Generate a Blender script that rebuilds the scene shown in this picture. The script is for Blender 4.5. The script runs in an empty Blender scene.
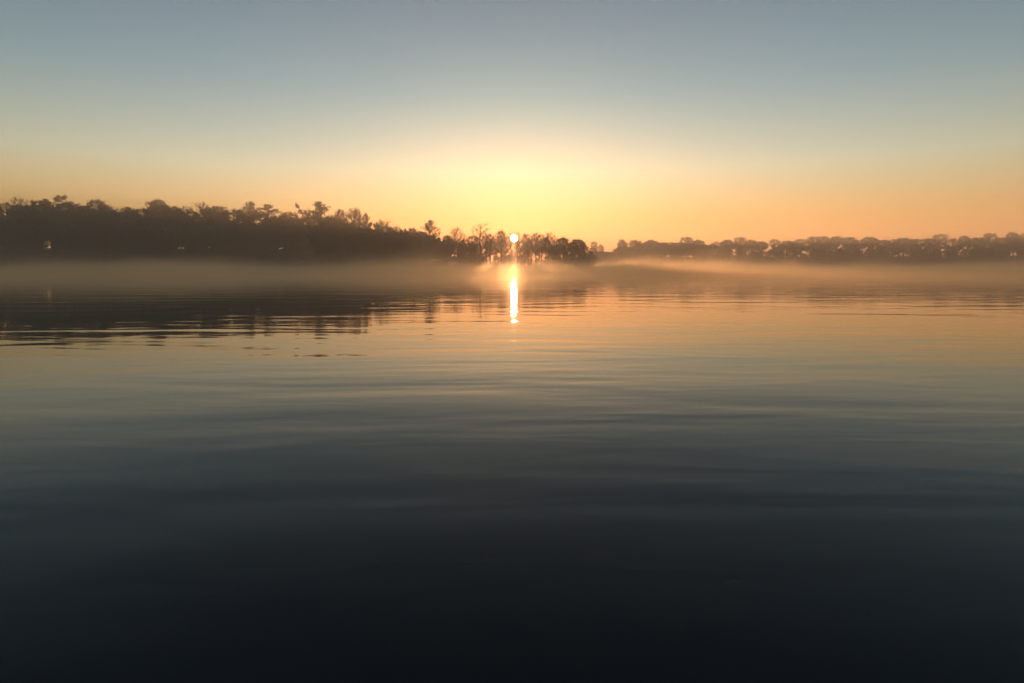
import bpy, math, random
import numpy as np
from mathutils import Vector

random.seed(7)
R = math.radians
scene = bpy.context.scene
COL = scene.collection

# ------------------------------------------------------------------ picture geometry
F_PX, CX, HOR = 600.0, 512.0, 267.0      # focal length, centre column, horizon row
CAM_H = 1.7
SUN_EL = math.atan((HOR - 238.3) / F_PX)
SUN_AZ = math.atan((514.0 - CX) / F_PX)
SUN_DIR = Vector((math.sin(SUN_AZ) * math.cos(SUN_EL), math.cos(SUN_AZ) * math.cos(SUN_EL), math.sin(SUN_EL)))


def tag(o, label=None, cat=None, group=None, kind=None):
    if label: o['label'] = label
    if cat: o['category'] = cat
    if group: o['group'] = group
    if kind: o['kind'] = kind
    return o


# ------------------------------------------------------------------ materials
def new_mat(name):
    m = bpy.data.materials.new(name); m.use_nodes = True
    nt = m.node_tree
    return m, nt, nt.nodes, nt.links


def surf_mat(name, c1, c2, scale, rough=0.9, transl=0.0):
    m, nt, N, L = new_mat(name)
    b = N['Principled BSDF']
    tc = N.new('ShaderNodeTexCoord')
    no = N.new('ShaderNodeTexNoise'); no.inputs['Scale'].default_value = scale; no.inputs['Detail'].default_value = 5
    L.new(tc.outputs['Object'], no.inputs['Vector'])
    rp = N.new('ShaderNodeValToRGB')
    rp.color_ramp.elements[0].position = 0.3; rp.color_ramp.elements[1].position = 0.7
    rp.color_ramp.elements[0].color = (*c1, 1); rp.color_ramp.elements[1].color = (*c2, 1)
    L.new(no.outputs['Fac'], rp.inputs['Fac'])
    L.new(rp.outputs['Color'], b.inputs['Base Color'])
    b.inputs['Roughness'].default_value = rough
    b.inputs['Specular IOR Level'].default_value = 0.15
    if transl > 0:
        tr = N.new('ShaderNodeBsdfTranslucent'); L.new(rp.outputs['Color'], tr.inputs['Color'])
        mx = N.new('ShaderNodeMixShader'); mx.inputs['Fac'].default_value = transl
        L.new(b.outputs['BSDF'], mx.inputs[1]); L.new(tr.outputs['BSDF'], mx.inputs[2])
        L.new(mx.outputs['Shader'], N['Material Output'].inputs['Surface'])
    return m


BARK = surf_mat('bark', (0.09, 0.058, 0.036), (0.15, 0.10, 0.062), 3.0)
LEAF = surf_mat('autumn_leaves', (0.12, 0.06, 0.022), (0.20, 0.098, 0.034), 0.8, transl=0.5)
NEEDLE = surf_mat('needles', (0.025, 0.035, 0.014), (0.05, 0.055, 0.022), 0.8, transl=0.15)
SCRUB = surf_mat('scrub', (0.05, 0.04, 0.018), (0.10, 0.075, 0.03), 0.4, transl=0.2)
GROUND = surf_mat('bank_earth', (0.04, 0.035, 0.018), (0.09, 0.07, 0.035), 0.12)


# ------------------------------------------------------------------ mesh builder
class MB:
    def __init__(self):
        self.v, self.f, self.m, self.n = [], [], [], 0

    def tube(self, p0, p1, r0, r1, sides=4, mat=0):
        p0 = np.asarray(p0, float); p1 = np.asarray(p1, float)
        d = p1 - p0; l = np.linalg.norm(d)
        if l < 1e-6: return
        d /= l
        a = np.cross(d, (0, 0, 1.0) if abs(d[2]) < 0.9 else (1.0, 0, 0)); a /= np.linalg.norm(a)
        b = np.cross(d, a)
        base = self.n
        for p, r in ((p0, r0), (p1, r1)):
            for k in range(sides):
                t = 2 * math.pi * k / sides
                self.v.append(tuple(p + r * (math.cos(t) * a + math.sin(t) * b)))
        self.n += 2 * sides
        for k in range(sides):
            k2 = (k + 1) % sides
            self.f.append((base + k, base + k2, base + sides + k2, base + sides + k)); self.m.append(mat)

    def blade(self, p0, p1, w, mat=0):
        """a twig: a thin three-cornered sliver"""
        p0 = np.asarray(p0, float); p1 = np.asarray(p1, float)
        d = p1 - p0; l = np.linalg.norm(d)
        if l < 1e-6: return
        d /= l
        a = np.cross(d, (rnd.gauss(0, 1), rnd.gauss(0, 1), rnd.gauss(0, 1))); n = np.linalg.norm(a)
        if n < 1e-6: return
        a = a / n * w
        self.v += [tuple(p0 - a), tuple(p0 + a), tuple(p1)]
        self.f.append((self.n, self.n + 1, self.n + 2)); self.m.append(mat); self.n += 3

    def leaf(self, p, s, mat=1, flat=0.0):
        n = np.array((rnd.gauss(0, 1), rnd.gauss(0, 1), rnd.gauss(0, 1) + flat)); n /= np.linalg.norm(n)
        a = np.cross(n, (rnd.gauss(0, 1), rnd.gauss(0, 1), rnd.gauss(0, 1))); a /= max(1e-6, np.linalg.norm(a))
        b = np.cross(n, a)
        p = np.asarray(p, float)
        self.v += [tuple(p - a * s), tuple(p + b * s * .55), tuple(p + a * s), tuple(p - b * s * .55)]
        self.f.append((self.n, self.n + 1, self.n + 2, self.n + 3)); self.m.append(mat); self.n += 4

    def mesh(self, name, mats):
        me = bpy.data.meshes.new(name)
        me.from_pydata(self.v, [], self.f)
        for m in mats: me.materials.append(m)
        me.polygons.foreach_set('material_index', self.m)
        me.update()
        return me


rnd = random.Random(11)


def unit(v):
    v = np.asarray(v, float); n = np.linalg.norm(v)
    return v / n if n > 1e-9 else np.array((0, 0, 1.0))


def rvec(s=1.0):
    return np.array((rnd.gauss(0, s), rnd.gauss(0, s), rnd.gauss(0, s)))


# ------------------------------------------------------------------ tree prototypes (unit: metres, 20 m tall, scaled per tree)
H0 = 20.0


def limb(mb, p, d, length, r, segs, bend, sides, up=0.0):
    """a bending tapered limb; returns its points"""
    pts = [np.array(p, float)]
    d = unit(d)
    for i in range(segs):
        d = unit(d + rvec(bend) + np.array((0, 0, up)))
        q = pts[-1] + d * length / segs
        mb.tube(pts[-1], q, r * (1 - 0.8 * i / segs), r * (1 - 0.8 * (i + 1) / segs), sides)
        pts.append(q)
    return pts


def branch_tree(seed, crown_base, spread, n_main, n_sub, n_twig, leaves, leaf_s, egg=1.0, lobe=.22, twig_len=1.0, twig_w=0.022, hollow=.0):
    """broad-leaved tree: the limbs reach for a lumpy egg-shaped crown; branches, twigs and leaves fill it"""
    global rnd
    rnd = random.Random(seed)
    T, C = MB(), MB()
    z0, z1 = crown_base * H0, H0
    cz, bz = (z0 + z1) / 2, (z1 - z0) / 2
    lobes = [(unit(rvec()), rnd.uniform(-1, 1)) for _ in range(9)]

    def inside(p):
        """<1 inside the crown"""
        q = np.array((p[0] / spread, p[1] / spread, (p[2] - cz) / bz))
        if q[2] < 0: q[0] /= 1 + .25 * q[2] * (egg - 1); q[1] /= 1 + .25 * q[2] * (egg - 1)
        r = np.linalg.norm(q); d = q / max(r, 1e-6)
        f = 1 - lobe * .5 + lobe * sum(w * max(0, float(np.dot(d, l))) ** 4 for l, w in lobes)
        return r / f

    segs, top = 9, z0 + (z1 - z0) * .8
    pts = [np.array((0, 0, -0.6))]
    for i in range(segs):
        pts.append(np.array((rnd.gauss(0, .15) + pts[-1][0], rnd.gauss(0, .15) + pts[-1][1], top * (i + 1) / segs)))
    rad = lambda t: 0.32 * (1 - t) ** 0.8 + 0.03
    for i in range(segs):
        T.tube(pts[i], pts[i + 1], rad(i / segs) * (1.5 if i == 0 else 1), rad((i + 1) / segs), 7)

    def on_trunk(z):
        t = max(0, min(0.999, z / top)) * segs; i = int(t); u = t - i
        return pts[i] * (1 - u) + pts[i + 1] * u

    for k in range(n_main):
        for _ in range(20):
            u = 1 - 2 * (k + rnd.random()) / n_main
            az = k * 2.399 + rnd.uniform(-.5, .5); h = math.sqrt(max(0, 1 - u * u))
            f = rnd.uniform(.62, .95)
            tgt = np.array((math.cos(az) * h * spread * f, math.sin(az) * h * spread * f, cz + u * bz * f))
            if inside(tgt) < .97: break
        hd = math.hypot(tgt[0], tgt[1])
        za = min(top * .97, max(z0 * .92, tgt[2] - hd * rnd.uniform(.45, 1.0) - .6))
        p0 = on_trunk(za)
        mid = p0 * .45 + tgt * .55 + np.array((tgt[0] * .12, tgt[1] * .12, -.08 * hd)) + rvec(.12)
        lp = []
        for q in range(6):
            t = q / 5; lp.append(p0 * (1 - t) ** 2 + mid * 2 * t * (1 - t) + tgt * t * t + (rvec(.07) if 0 < q < 5 else 0))
        r1 = .05 + .018 * np.linalg.norm(tgt - p0)
        for q in range(5):
            T.tube(lp[q], lp[q + 1], r1 * (1 - .16 * q), r1 * (1 - .16 * (q + 1)), 5)
        L1 = np.linalg.norm(tgt - p0)
        for j in range(n_sub):
            v = rnd.uniform(.25, .999); i = int(v * 5); q = lp[i] + (lp[i + 1] - lp[i]) * (v * 5 - i)
            d2 = unit(unit(lp[i + 1] - lp[i]) + rvec(.6) + np.array((0, 0, .2)))
            L2 = min(3.2, L1 * rnd.uniform(.3, .55) * (1.15 - .4 * v) + .5)
            while L2 > .3 and inside(q + d2 * L2) > 1.0: L2 *= .75
            sp = limb(C, q, d2, L2, 0.04, 3, .16, 3, .04)
            for t in range(n_twig):
                w_ = rnd.random(); i2 = min(2, int(w_ * 3)); q2 = sp[i2] + (sp[i2 + 1] - sp[i2]) * (w_ * 3 - i2)
                d3 = unit(unit(sp[i2 + 1] - sp[i2]) * .7 + rvec(.6) + np.array((0, 0, .15)))
                ll = twig_len * rnd.uniform(.5, 1.3)
                if inside(q2 + d3 * ll) > 1.06: ll *= .45
                e = q2 + d3 * ll
                C.blade(q2, e, twig_w)
                for g in range(2):
                    m_ = q2 + (e - q2) * rnd.uniform(.2, .8)
                    C.blade(m_, m_ + unit(d3 + rvec(.7)) * ll * rnd.uniform(.3, .7), twig_w * .7)
                for g in range(leaves):
                    C.leaf(q2 + (e - q2) * rnd.uniform(.2, 1.1) + rvec(.2), leaf_s * rnd.uniform(.6, 1.3), 1)
    return T, C, 1


def pine_tree(seed, n_whorl, spread, base=0.25, ragged=.35, tuft=46, cone=True):
    global rnd
    rnd = random.Random(seed)
    T, C = MB(), MB()
    T.tube((0, 0, -.6), (0, 0, 8), .36, .24, 7); T.tube((0, 0, 8), (.1, 0, 15), .24, .12, 6); T.tube((.1, 0, 15), (.1, .05, 19.8), .12, .025, 5)
    for k in range(n_whorl):
        u = (k + rnd.uniform(0, .6)) / n_whorl
        z = base * H0 + (19.6 - base * H0) * u
        for b in range(rnd.randint(3, 5)):
            az = rnd.uniform(0, 6.283)
            w = min(1, (1 - u) / cone) ** .85
            L1 = spread * (w + .06) * rnd.uniform(1 - ragged * 1.6, 1 + ragged)
            if L1 < .25: continue
            d = unit((math.cos(az), math.sin(az), rnd.uniform(-.12, .3) + .4 * u))
            lp = limb(T, (.05, 0, z), d, L1, .07 * (1 - .6 * u), 4, .08, 4, .03)
            n = int(tuft * (.4 + L1 / spread))
            for t in range(n):
                v = rnd.uniform(.25, 1.04); i = min(3, int(v * 4)); q = lp[i] + (lp[i + 1] - lp[i]) * (v * 4 - i)
                s = .38 * (.4 + .6 * v)
                C.leaf(q + np.array((rnd.gauss(0, s), rnd.gauss(0, s), rnd.gauss(.12, .25))), rnd.uniform(.12, .26), 1, 0.8)
    # leader
    for t in range(60):
        z = rnd.uniform(18, 20)
        C.leaf((rnd.gauss(.1, .18 * (20.4 - z)), rnd.gauss(0, .18 * (20.4 - z)), z), .16, 1)
    return T, C, 2


KINDS = {}


def register(kind, variants):
    out = []
    for T, C, lm in variants:
        zt = max(v[2] for v in C.v)
        for mb in (T, C): mb.v = [(x, y, z * H0 / zt if z > 0 else z) for x, y, z in mb.v]
        rad = np.sort(np.hypot(*np.array(C.v)[:, :2].T))
        out.append((T.mesh(kind + '_trunk', [BARK]), C.mesh(kind + '_crown', [BARK, LEAF if lm == 1 else NEEDLE]), 2 * rad[int(len(rad) * .93)]))
    KINDS[kind] = out


register('bare_tree', [branch_tree(k, cb, sp, 30, 8, 8, 0, 0) for k, cb, sp in ((1, .38, 4.6), (2, .45, 4.8), (3, .35, 4.2))])
register('half_bare_tree', [branch_tree(k, cb, sp, 30, 7, 7, 3, .13, 1, .45) for k, cb, sp in ((4, .45, 3.3), (5, .4, 3.8), (6, .3, 4.4))])
register('round_tree', [branch_tree(k, cb, sp, 30, 7, 6, 6, .17, 1, .45) for k, cb, sp in ((14, .48, 4.0), (15, .42, 4.6), (16, .5, 3.6))])
register('leafy_tree', [branch_tree(k, cb, sp, 40, 8, 5, 6, .24, .6, .65) for k, cb, sp in ((7, .06, 6.0), (8, .03, 6.6), (9, .08, 5.4))])
register('slender_bare_tree', [branch_tree(k, .52, sp, 18, 5, 6, 0, 0, 1, .3, .9, .025) for k, sp in ((12, 3.2), (13, 1.9))])
register('pine_tree', [pine_tree(21, 17, 3.4, .3, .45, 90, .24), pine_tree(24, 22, 4.6, .25, .3, 80, .36)])


# ------------------------------------------------------------------ terrain
def shore_y(x):
    """distance of the far waterline"""
    s = 262 + 22 * math.sin(x / 70.0 + .6) * .35
    if x < -60: s -= (-x - 60) * .22
    # the spit of land right of the sun, then the far bank
    t = max(0.0, min(1.0, (x - 34) / 12.0)); t = t * t * (3 - 2 * t)
    s = s * (1 - t) + (395 + 6 * math.sin(x / 31.0) - max(0, x - 150) * .25) * t
    return max(s, 120)


def near_y(x):
    return -1.2 + 0.5 * math.sin(x * .21) + .25 * math.sin(x * .63 + 1) + 0.00022 * x * x


def ground_z(x, y):
    sy = shore_y(x)
    n = .25 * math.sin(x * .13 + y * .07) + .2 * math.sin(y * .19 - x * .05)
    if y > sy:
        d = y - sy
        z = 0.9 * (1 - math.exp(-d / 5.0)) + n * min(1, d / 12)
        hill = min(1, d / 120.0)
        if x < -20: z += hill * 5.0 * min(1, (-x - 20) / 60.0)
        if x > 60: z += hill * 3.0
        side = max(0, min(1, (-x - 45) / 25.0)) if x < 0 else max(0, min(1, (x - 60) / 20.0))
        k = max(0, min(1, (d - 8) / 30.0)); z += side * 6.5 * k * k * (3 - 2 * k)
        z += max(0, d - 250) * .012
        return z
    d = min(sy - y, y - near_y(x))
    if d >= 0:
        return -min(2.5, .05 + d * .22)
    return min(1.5, .06 + (-d) * .12) + n * min(1, -d / 8)


def axis(lo, hi, dense_lo, dense_hi, fine, coarse):
    a = [lo]
    while a[-1] < hi:
        x = a[-1]
        a.append(x + (fine if dense_lo <= x <= dense_hi else coarse))
    return a


xs = axis(-900, 900, -240, 330, 5.0, 24.0)
ys = axis(-240, -14, 0, 0, 20, 20) + axis(-12, 8, -12, 8, 1.0, 1.0) + axis(14, 200, 140, 200, 6, 24) + axis(207, 440, 0, 440, 4.5, 4.5) + axis(450, 900, 0, 0, 20, 20)
gv = [(x, y, ground_z(x, y)) for y in ys for x in xs]
nx = len(xs)
gf = [(j * nx + i, j * nx + i + 1, (j + 1) * nx + i + 1, (j + 1) * nx + i) for j in range(len(ys) - 1) for i in range(nx - 1)]
me = bpy.data.meshes.new('ground'); me.from_pydata(gv, [], gf); me.materials.append(GROUND)
for p in me.polygons: p.use_smooth = True
ground = bpy.data.objects.new('ground', me); COL.objects.link(ground); tag(ground, kind='structure')

# ------------------------------------------------------------------ water
m, nt, N, L = new_mat('lake_water')
b = N['Principled BSDF']
b.inputs['Base Color'].default_value = (0.005, 0.017, 0.024, 1)
b.inputs['IOR'].default_value = 1.333
b.inputs['Roughness'].default_value = 0.02
b.inputs['Specular IOR Level'].default_value = 0.17
tc = N.new('ShaderNodeTexCoord')


def ripple(scale, sx, sy, rot, detail, dist):
    mp = N.new('ShaderNodeMapping'); mp.inputs['Scale'].default_value = (sx, sy, 1); mp.inputs['Rotation'].default_value = (0, 0, R(rot))
    L.new(tc.outputs['Object'], mp.inputs['Vector'])
    no = N.new('ShaderNodeTexNoise'); no.inputs['Scale'].default_value = scale; no.inputs['Detail'].default_value = detail
    no.inputs['Roughness'].default_value = .45; no.inputs['Distortion'].default_value = dist
    L.new(mp.outputs['Vector'], no.inputs['Vector'])
    return no.outputs['Fac']


def math_node(op, a, bb):
    n = N.new('ShaderNodeMath'); n.operation = op
    for i, v in enumerate((a, bb)):
        if isinstance(v, (int, float)): n.inputs[i].default_value = v
        else: L.new(v, n.inputs[i])
    return n.outputs[0]


r1 = ripple(1.0, .16, .55, 6, 2, .6)      # long low swell
r2 = ripple(1.0, .55, 2.0, -5, 2, .4)     # ripples
r4 = ripple(1.0, 1.6, 5.0, 3, 2, .3)     # small ripples
r3 = ripple(1.0, .045, .12, 12, 1, .3)    # broad calm and ruffled patches
amp = math_node('ADD', math_node('MULTIPLY', r3, 1.2), .25)
hgt = math_node('ADD', math_node('MULTIPLY', r1, .024), math_node('MULTIPLY', math_node('MULTIPLY', r2, amp), .005))
hgt = math_node('ADD', hgt, math_node('MULTIPLY', math_node('MULTIPLY', r4, amp), .0008))
bump = N.new('ShaderNodeBump'); bump.inputs['Strength'].default_value = 1.0; bump.inputs['Distance'].default_value = 1.0
L.new(hgt, bump.inputs['Height']); L.new(bump.outputs['Normal'], b.inputs['Normal'])
me = bpy.data.meshes.new('water')
me.from_pydata([(-880, -40, 0), (880, -40, 0), (880, 480, 0), (-880, 480, 0)], [], [(0, 1, 2, 3)])
me.materials.append(m)
water = bpy.data.objects.new('water', me); COL.objects.link(water); tag(water, kind='structure')


# ------------------------------------------------------------------ trees
def px_x(px, d): return (px - CX) / F_PX * d
def px_h(py, d): return (HOR - py) / F_PX * d + CAM_H


count = 0


def tree(kind, px, top, width, d, label, group=None, var=None, cat='tree'):
    """px: column of the trunk, top: row of the tip, width: crown width in picture pixels, d: distance"""
    global count
    count += 1
    x, z0 = px_x(px, d), 0
    z0 = ground_z(x, d)
    h = px_h(top, d) - z0
    vs = KINDS[kind]
    T, C, pw = vs[(count if var is None else var) % len(vs)]
    root = bpy.data.objects.new(kind, None); COL.objects.link(root)
    root.empty_display_size = .5
    sw = (width / F_PX * d) / pw
    root.location = (x, d, z0); root.scale = (sw, sw, h / H0); root.rotation_euler = (0, 0, random.uniform(0, 6.28))
    for nm, me_ in (('trunk', T), ('crown', C)):
        o = bpy.data.objects.new(nm, me_); o.parent = root; COL.objects.link(o)
    tag(root, label, cat, group)
    return root


# --- trees that stand out on the skyline, left to right
SK = 'trees that stand out on the skyline'
tree('pine_tree', 319.5, 200, 20, 232, 'tall dark ragged conifer at the left edge of the pictured wood, highest treetop', SK, 0)
tree('round_tree', 330, 215, 17, 236, 'dense low crown just right of the tall left-edge conifer', SK, 1)
tree('half_bare_tree', 340, 208, 13, 240, 'narrow thin-leaved upright tree between the left-edge conifer and the big round crown', SK, 0)
tree('half_bare_tree', 354.5, 205.5, 21, 238, 'big round half-bare crown, largest rounded treetop on the left bank', SK, 1)
tree('half_bare_tree', 366, 212, 10, 240, 'small narrow half-bare tree leaning against the right side of the big round crown', SK, 0)
tree('bare_tree', 384, 217, 24, 242, 'wide dome-shaped leafless tree right of the big round crown', SK, 1)
tree('bare_tree', 397.5, 225, 13, 244, 'little leafless tree on the slope right of the wide leafless dome', SK, 0)
tree('half_bare_tree', 406, 228.5, 11, 246, 'small rounded tree just left of the dip before the lone dark conifer', SK, 1)
tree('bare_tree', 417, 228.5, 11, 248, 'small twiggy tree touching the left flank of the lone dark conifer', SK, 2)
tree('pine_tree', 430, 219, 19, 246, 'lone dark broad-topped conifer rising midway along the left bank', SK, 1)
tree('round_tree', 447, 234, 12, 256, 'low dense tree just right of the lone dark conifer', SK, 2)
tree('bare_tree', 456, 225, 15, 262, 'bare spreading tree, the first of two leafless ones left of the sun', SK, 1)
tree('slender_bare_tree', 480.5, 222, 17, 266, 'tall slender leafless tree with open branches left of the sun', SK, 0)
tree('half_bare_tree', 490, 233, 12, 270, 'loose thin-leaved tree between the tall slender tree and the sun', SK, 2)
tree('half_bare_tree', 501, 229.5, 10, 272, 'sunlit thin crown standing directly left of the sun', SK, 0)
tree('slender_bare_tree', 517.5, 231, 7, 274, 'thin twiggy tree crossing the right rim of the sun', SK, 1)
tree('half_bare_tree', 525, 232.5, 9, 272, 'narrow dark upright tree close on the right of the sun', SK, 2)
tree('half_bare_tree', 536, 232, 13, 272, 'open see-through tree, second to the right of the sun', SK, 2)
tree('bare_tree', 549, 231.5, 15, 274, 'airy leafless crown between the sun and the dense dark clump', SK, 0)
tree('slender_bare_tree', 511, 231.5, 9, 279, 'spindly leafless tree with its twigs across the face of the sun', SK, 0)
tree('round_tree', 563, 236.5, 14, 270, 'dense dark tree at the left side of the clump on the spit', SK, 1)
tree('round_tree', 578, 238, 17, 268, 'thick rounded dark tree in the middle of the clump on the spit', SK, 0)
tree('half_bare_tree', 587, 246, 16, 266, 'low wide tree overhanging the water at the tip of the spit', SK, 2)
RB = 'trees on the far right bank'
tree('half_bare_tree', 594, 241, 7, 415, 'tiny pale tree peeping out behind the tip of the spit', RB, 0)
tree('half_bare_tree', 601, 243.5, 6.5, 417, 'smaller of the two tiny pale trees in the gap behind the spit', RB, 1)
tree('round_tree', 622, 238.5, 10.5, 412, 'round lollipop-shaped tree, first big crown on the far right bank', RB, 2)
tree('round_tree', 636, 239, 12, 412, 'round crown, second from the gap on the far right bank', RB, 0)
tree('round_tree', 651, 239, 16, 410, 'broad flat-topped crown, widest treetop on the far right bank', RB, 1)
tree('round_tree', 664, 241.5, 12, 412, 'low crown directly right of the broad flat-topped one', RB, 0)
tree('leafy_tree', 675, 242, 15, 412, 'low dense crown left of the highest treetop on the right bank', RB)
tree('round_tree', 686.5, 236, 13, 408, 'domed crown, highest treetop on the far right bank', RB, 1)
tree('round_tree', 698, 239, 14, 410, 'dense dark tree at the right edge of the pictured bank', RB, 1)

# --- the mass of the woods below the skyline
LW = 'hazy trees merged into the left wood'
KL = ['leafy_tree', 'half_bare_tree', 'round_tree']
sky_l = [(320, 217), (335, 219), (350, 221), (365, 224), (380, 228), (395, 231), (410, 234), (440, 237)]


def interp(tab, x):
    for (x0, y0), (x1, y1) in zip(tab, tab[1:]):
        if x0 <= x <= x1: return y0 + (y1 - y0) * (x - x0) / (x1 - x0)
    return tab[0][1] if x < tab[0][0] else tab[-1][1]


for row, (d0, dy, st) in enumerate(((226, 6, 11), (246, -1, 10), (262, -3, 11))):
    x = 322 + row * 3
    while x < 446:
        tree(KL[random.randint(0, 2)], x, interp(sky_l, x) + dy + random.uniform(-4.5, 5), random.uniform(17, 30), d0 + random.uniform(-3, 6) + max(0, x - 400) * .3,
             'hazy brown tree merged into the dense wood on the left bank', LW)
        x += st * random.uniform(.8, 1.25)
CW = 'backlit trees in the thin wood below the sun'
x = 443
while x < 558:
    gap = 505 < x < 524
    tree(['leafy_tree', 'half_bare_tree', 'bare_tree'][random.randint(0, 1) if x < 480 else 2] if not gap else 'bare_tree', x, random.uniform(236, 243) + (9 if gap else 0),
         random.uniform(13, 19), 268 + random.uniform(-6, 14), 'backlit tree in the thin glowing wood around the sun', CW)
    x += random.uniform(5.5, 8.5) if x < 480 else random.uniform(8, 11)
for x, t, wd, k in ((465, 233, 13, 'bare_tree'), (473, 235, 12, 'half_bare_tree'), (487, 231, 12, 'bare_tree'), (495, 233, 11, 'bare_tree'), (506, 235, 11, 'bare_tree'), (520, 238, 12, 'bare_tree'),
                    (529, 233, 12, 'bare_tree'), (541, 233, 13, 'bare_tree'), (546, 235, 12, 'half_bare_tree'), (555, 234, 13, 'bare_tree')):
    tree(k, x, t, wd, 282 + random.uniform(-4, 8), 'bare twiggy tree whose crown laces the skyline close to the sun' if k == 'bare_tree' else 'thin-leaved tree whose crown laces the skyline close to the sun', 'lacy crowns close to the sun')
for x in (446, 452, 457, 463, 470, 479, 487, 496, 504, 510, 516, 522, 529, 538, 547):
    tree('leafy_tree', x, random.uniform(252, 257), random.uniform(8, 12), 276 + random.uniform(-6, 6), 'small leafy tree in the undergrowth at the foot of the glowing wood', 'small trees under the glowing wood')
x = 556
while x < 590:
    tree('leafy_tree', x, 244 + max(0, x - 575) * .5, 14, 268 + random.uniform(-3, 6), 'dark tree packed inside the clump on the spit', 'trees packed inside the clump on the spit'); x += 6.5
RW = 'hazy trees merged into the far right wood'
for row, (d0, dy, st) in enumerate(((404, 8, 10), (420, 5, 9))):
    x = 592 + row * 4
    while x < 704:
        t = 246.5 if x < 616 else (243 if x < 640 else 239)
        tree(KL[random.randint(0, 2)], x, t + dy * .7 + random.uniform(-1, 1.5), random.uniform(15, 21), d0 + random.uniform(-3, 6), 'hazy brown tree merged into the far wood on the right bank', RW)
        x += st * random.uniform(.8, 1.2)

# --- the woods go on to both sides
GL = 'trees of the wood further along the left bank'
LAB = {'round_tree': 'round-crowned brown tree on a clear stem in the wood further along the left shore', 'leafy_tree': 'dense brown-leaved tree in the wood further along the left shore', 'half_bare_tree': 'thin-leaved tree in the wood further along the left shore',
       'bare_tree': 'leafless tree in the wood further along the left shore', 'pine_tree': 'dark conifer in the wood further along the left shore'}
for row in range(3):
    x = 311 - row * 5
    while x > -40:
        d = shore_y(px_x(x, 210)) + (10, 24, 44)[row]
        k = random.choices(['leafy_tree', 'round_tree', 'half_bare_tree', 'bare_tree', 'pine_tree'], ((6, 1, 0, 0, .3), (7, 1, 1, 1, .5), (1, 3, 2, 2, 1.2))[row])[0]
        top = 212 - (320 - x) * .03 + (12, 2, -4)[row] + random.uniform(-6, 5)
        tree(k, x, top, random.uniform(*{'leafy_tree': (28, 38), 'round_tree': (20, 27), 'half_bare_tree': (17, 24), 'bare_tree': (20, 28), 'pine_tree': (17, 22)}[k]), d, LAB[k], GL)
        x -= random.uniform(13, 19)
x = 622
while x < 706:
    tree('leafy_tree', x, 246, 17, 438 + random.uniform(-4, 4), 'hazy brown tree merged into the far wood on the right bank', RW); x += 11
x = 312
while x > 60:
    d = shore_y(px_x(x, 210)) + 58
    tree('leafy_tree', x, 231 + random.uniform(-4, 4), 34, d, LAB['leafy_tree'], GL); x -= 24
GR = 'trees of the wood further along the right bank'
for row in range(2):
    x = 712 + row * 5
    while x < 1064:
        d = shore_y(px_x(x, 385)) + (10, 26)[row]
        k = random.choices(['leafy_tree', 'round_tree', 'half_bare_tree', 'pine_tree'], ((6, 1, 0, .2), (1, 4, 2, .6))[row])[0]
        tree(k, x, 241 - (x - 700) * .02 + (5, -1)[row] + random.uniform(-3, 3), random.uniform(18, 26) * {'pine_tree': .5, 'leafy_tree': 1}.get(k, .65), d, LAB[k].replace('left', 'right'), GR)
        x += random.uniform(10, 14)

# ------------------------------------------------------------------ scrub along the waterline (uncountable)
rnd = random.Random(5)
S = MB()
DEEP = 14
for i in range(5400):
    x = rnd.uniform(-235, 390) if i < 3800 else rnd.uniform(-235, -70)
    d = abs(rnd.gauss(0, 7 if i % 2 else DEEP)) + .4
    y = shore_y(x) + d
    z = ground_z(x, y); hh = rnd.uniform(.8, 4.2) * min(1, .3 + d / 9) 
    for k in range(10):
        S.leaf((x + rnd.gauss(0, .9), y + rnd.gauss(0, .5), z + hh * rnd.random()), rnd.uniform(.2, .5), 0)
    for k in range(3):
        S.blade((x + rnd.gauss(0, .6), y, z), (x + rnd.gauss(0, .9), y + rnd.gauss(0, .4), z + hh * 1.3), .02)
so = bpy.data.objects.new('scrub', S.mesh('scrub', [SCRUB])); COL.objects.link(so)
tag(so, 'low brown scrub and reeds along the misty far waterline', 'scrub', kind='stuff')


# bushes running down to the end of the spit
def bush(px, d, h, w, label):
    global rnd
    rnd = random.Random(int(px * 10))
    root = bpy.data.objects.new('bush', None); COL.objects.link(root)
    x = px_x(px, d); root.location = (x, d, max(.02, ground_z(x, d)))
    St, Fo = MB(), MB()
    for k in range(14):
        az = rnd.uniform(0, 6.28)
        e = limb(St, (0, 0, -.15), (math.cos(az) * .6, math.sin(az) * .6, 1), h * .75, .03, 3, .15, 3)
        for t in range(70):
            q = e[rnd.randint(1, 3)] + rvec(.28) * np.array((w * .55, w * .4, h * .35))
            if q[2] > .03: Fo.leaf(q, rnd.uniform(.1, .2), 1)
            if t % 4 == 0: Fo.blade(e[rnd.randint(1, 3)], q, .015)
    for nm, mb in (('stem', St), ('foliage', Fo)):
        o = bpy.data.objects.new(nm, mb.mesh(nm, [BARK, SCRUB])); o.parent = root; COL.objects.link(o)
    tag(root, label, 'bush', 'bushes at the tip of the spit')


bush(584, 262, 3.4, 3.2, 'largest waterside bush under the overhanging tree on the spit')
bush(592, 262, 2.6, 3.0, 'middle-sized bush sloping down to the tip of the spit')
bush(598, 263, 1.6, 2.6, 'lowest bush at the very tip of the spit, touching the water')

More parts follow.
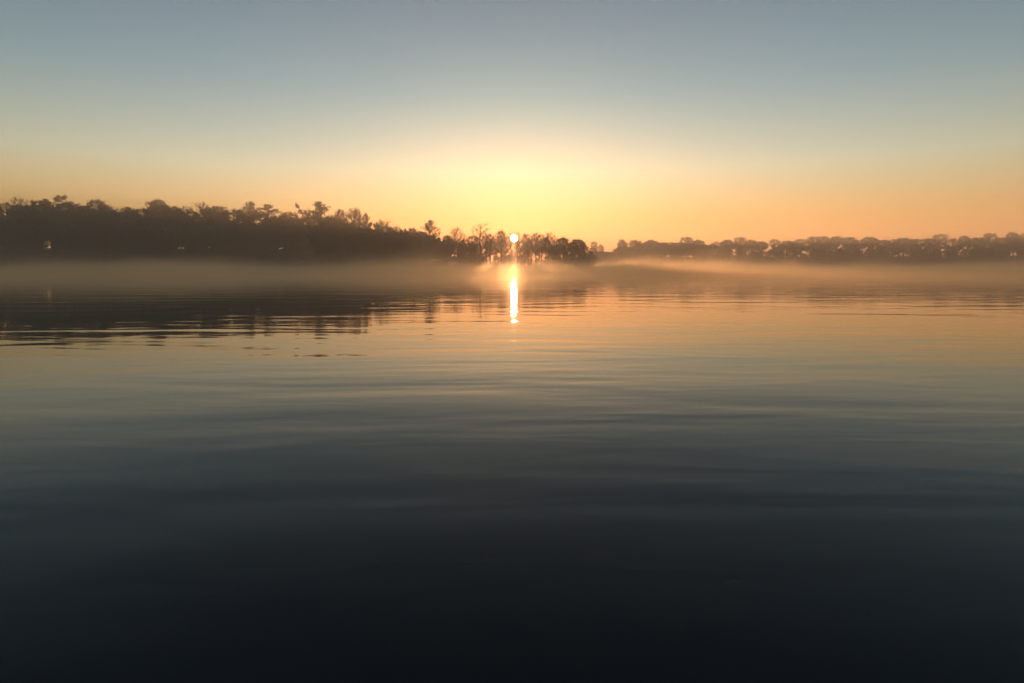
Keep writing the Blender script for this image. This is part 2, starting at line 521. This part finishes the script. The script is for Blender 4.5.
# ------------------------------------------------------------------ sun disc, far outside the air
SD = 6000.0
me = bpy.data.meshes.new('sun')
import bmesh
bm = bmesh.new(); bmesh.ops.create_icosphere(bm, subdivisions=4, radius=SD * math.tan(R(.72 / 2))); bm.to_mesh(me); bm.free()
for p in me.polygons: p.use_smooth = True
m, nt, N, L = new_mat('sun_fire')
N.remove(N['Principled BSDF'])
em = N.new('ShaderNodeEmission'); em.inputs['Color'].default_value = (1, .80, .45, 1); em.inputs['Strength'].default_value = 9
tr = N.new('ShaderNodeBsdfTransparent'); ad = N.new('ShaderNodeAddShader')
L.new(em.outputs[0], ad.inputs[0]); L.new(tr.outputs[0], ad.inputs[1])
L.new(ad.outputs[0], N['Material Output'].inputs['Surface'])
me.materials.append(m)
sun = bpy.data.objects.new('sun', me); COL.objects.link(sun)
sun.location = Vector((0, 0, CAM_H)) + SUN_DIR * SD
tag(sun, 'white-gold rising sun disc shining through the treetops', 'sun')

# ------------------------------------------------------------------ air: even haze, and mist lying on the water
def box(name, lo, hi, mat):
    me = bpy.data.meshes.new(name)
    v = [(x, y, z) for x in (lo[0], hi[0]) for y in (lo[1], hi[1]) for z in (lo[2], hi[2])]
    me.from_pydata(v, [], [(0, 1, 3, 2), (4, 6, 7, 5), (0, 4, 5, 1), (2, 3, 7, 6), (0, 2, 6, 4), (1, 5, 7, 3)])
    me.materials.append(mat)
    o = bpy.data.objects.new(name, me); COL.objects.link(o)
    return o


def vol_mat(name, color, density, g):
    m, nt, N, L = new_mat(name)
    N.remove(N['Principled BSDF'])
    pv = N.new('ShaderNodeVolumePrincipled')
    pv.inputs['Color'].default_value = (*color, 1); pv.inputs['Density'].default_value = density; pv.inputs['Anisotropy'].default_value = g
    L.new(pv.outputs[0], N['Material Output'].inputs['Volume'])
    return m, nt, N, L, pv


HAZE_D = 0.0016
hm = vol_mat('haze', (1, .86, .7), HAZE_D, .4)[0]
haze = box('haze', (-930, -260, -4.0), (930, 960, 36), hm); tag(haze, kind='stuff')

mm, nt, N, L, pv = vol_mat('mist', (1, .765, .51), 0, .8)  # golden sunrise glow is tinted into the mist's own scatter colour
tc = N.new('ShaderNodeTexCoord'); sx = N.new('ShaderNodeSeparateXYZ'); L.new(tc.outputs['Object'], sx.inputs[0])

mr = N.new('ShaderNodeMapRange'); mr.interpolation_type = 'SMOOTHSTEP'
mr.inputs['From Min'].default_value = 34; mr.inputs['From Max'].default_value = 185
L.new(sx.outputs['Y'], mr.inputs['Value'])
mp = N.new('ShaderNodeMapping'); mp.inputs['Scale'].default_value = (.05, .022, .15); L.new(tc.outputs['Object'], mp.inputs['Vector'])
no = N.new('ShaderNodeTexNoise'); no.inputs['Scale'].default_value = 1; no.inputs['Detail'].default_value = 3.5; L.new(mp.outputs['Vector'], no.inputs['Vector'])
mod = N.new('ShaderNodeMapRange'); mod.inputs['From Min'].default_value = .3; mod.inputs['From Max'].default_value = .7
mod.inputs['To Min'].default_value = .35; mod.inputs['To Max'].default_value = 1.5; L.new(no.outputs['Fac'], mod.inputs['Value'])
MIST_D = .24
wisp = math_node('ADD', math_node('MULTIPLY', no.outputs['Fac'], 2.0), -.25)
fall = math_node('POWER', 2.71828, math_node('DIVIDE', math_node('MULTIPLY', sx.outputs['Z'], -1), math_node('MAXIMUM', wisp, .45)))
dens = math_node('MULTIPLY', math_node('MULTIPLY', math_node('MULTIPLY', fall, mr.outputs['Result']), mod.outputs['Result']), MIST_D)
far = N.new('ShaderNodeMapRange'); far.interpolation_type = 'SMOOTHSTEP'; L.new(sx.outputs['Y'], far.inputs['Value'])
far.inputs['From Min'].default_value = 330; far.inputs['From Max'].default_value = 400; far.inputs['To Min'].default_value = 1; far.inputs['To Max'].default_value = .5
L.new(math_node('MULTIPLY', dens, far.outputs['Result']), pv.inputs['Density'])
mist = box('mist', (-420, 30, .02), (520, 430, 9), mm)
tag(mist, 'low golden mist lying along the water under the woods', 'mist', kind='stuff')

# ------------------------------------------------------------------ light
w = bpy.data.worlds.new('World'); scene.world = w; w.use_nodes = True
NT = w.node_tree; bg = NT.nodes['Background']
SKY_STOPS = [(0, (.84, .52, .37)), (4.5, (.82, .62, .50)), (9, (.78, .88, .96)), (16, (.42, .68, .82)), (34, (.15, .34, .45))]
sk = NT.nodes.new('ShaderNodeTexSky'); sk.sky_type = 'NISHITA'; sk.sun_disc = False
sk.sun_elevation = SUN_EL; sk.sun_rotation = SUN_AZ
sk.air_density = 1.45; sk.dust_density = 0.4; sk.ozone_density = 2.0
hs = NT.nodes.new('ShaderNodeHueSaturation'); hs.inputs['Saturation'].default_value = .88
NT.links.new(sk.outputs['Color'], hs.inputs['Color'])
# the air column: warmer low down, thinner and deeper blue overhead
wt = NT.nodes.new('ShaderNodeTexCoord'); ws = NT.nodes.new('ShaderNodeSeparateXYZ'); NT.links.new(wt.outputs['Generated'], ws.inputs[0])
wr = NT.nodes.new('ShaderNodeValToRGB'); NT.links.new(ws.outputs['Z'], wr.inputs['Fac'])
stops = SKY_STOPS
while len(wr.color_ramp.elements) < len(stops): wr.color_ramp.elements.new(.5)
for e, (el, c) in zip(wr.color_ramp.elements, stops): e.position = math.sin(R(el)); e.color = (*c, 1)
wm = NT.nodes.new('ShaderNodeMix'); wm.data_type = 'RGBA'; wm.blend_type = 'MULTIPLY'; wm.inputs['Factor'].default_value = 1
NT.links.new(hs.outputs['Color'], wm.inputs['A']); NT.links.new(wr.outputs['Color'], wm.inputs['B'])
NT.links.new(wm.outputs['Result'], bg.inputs['Color'])
bg.inputs['Strength'].default_value = 0.15

ld = bpy.data.lights.new('sunlight', 'SUN'); ld.energy = 3.0; ld.angle = R(.5); ld.color = (1, .54, .27)
lo = bpy.data.objects.new('sunlight', ld); COL.objects.link(lo)
lo.rotation_euler = (-SUN_DIR).to_track_quat('-Z', 'Y').to_euler()
lo.location = (0, 0, 60)

# ------------------------------------------------------------------ camera
cd = bpy.data.cameras.new('camera'); cam = bpy.data.objects.new('camera', cd); COL.objects.link(cam)
cam.location = (0, 0, CAM_H); cam.rotation_euler = (R(90), 0, 0)
cd.sensor_width = 36; cd.lens = 36 * F_PX / 1024; cd.shift_y = -(341.5 - HOR) / 1024
cd.clip_start = .05; cd.clip_end = 20000
scene.camera = cam

scene.view_settings.view_transform = 'Standard'; scene.view_settings.look = 'None'
scene.view_settings.exposure = 1.12; scene.view_settings.gamma = 1
scene.render.engine = 'CYCLES'
cy = scene.cycles
cy.use_denoising = True
cy.max_bounces = 10; cy.volume_bounces = 8; cy.transparent_max_bounces = 8
cy.caustics_reflective = False; cy.caustics_refractive = False
cy.sample_clamp_indirect = 6
cy.volume_max_steps = 256
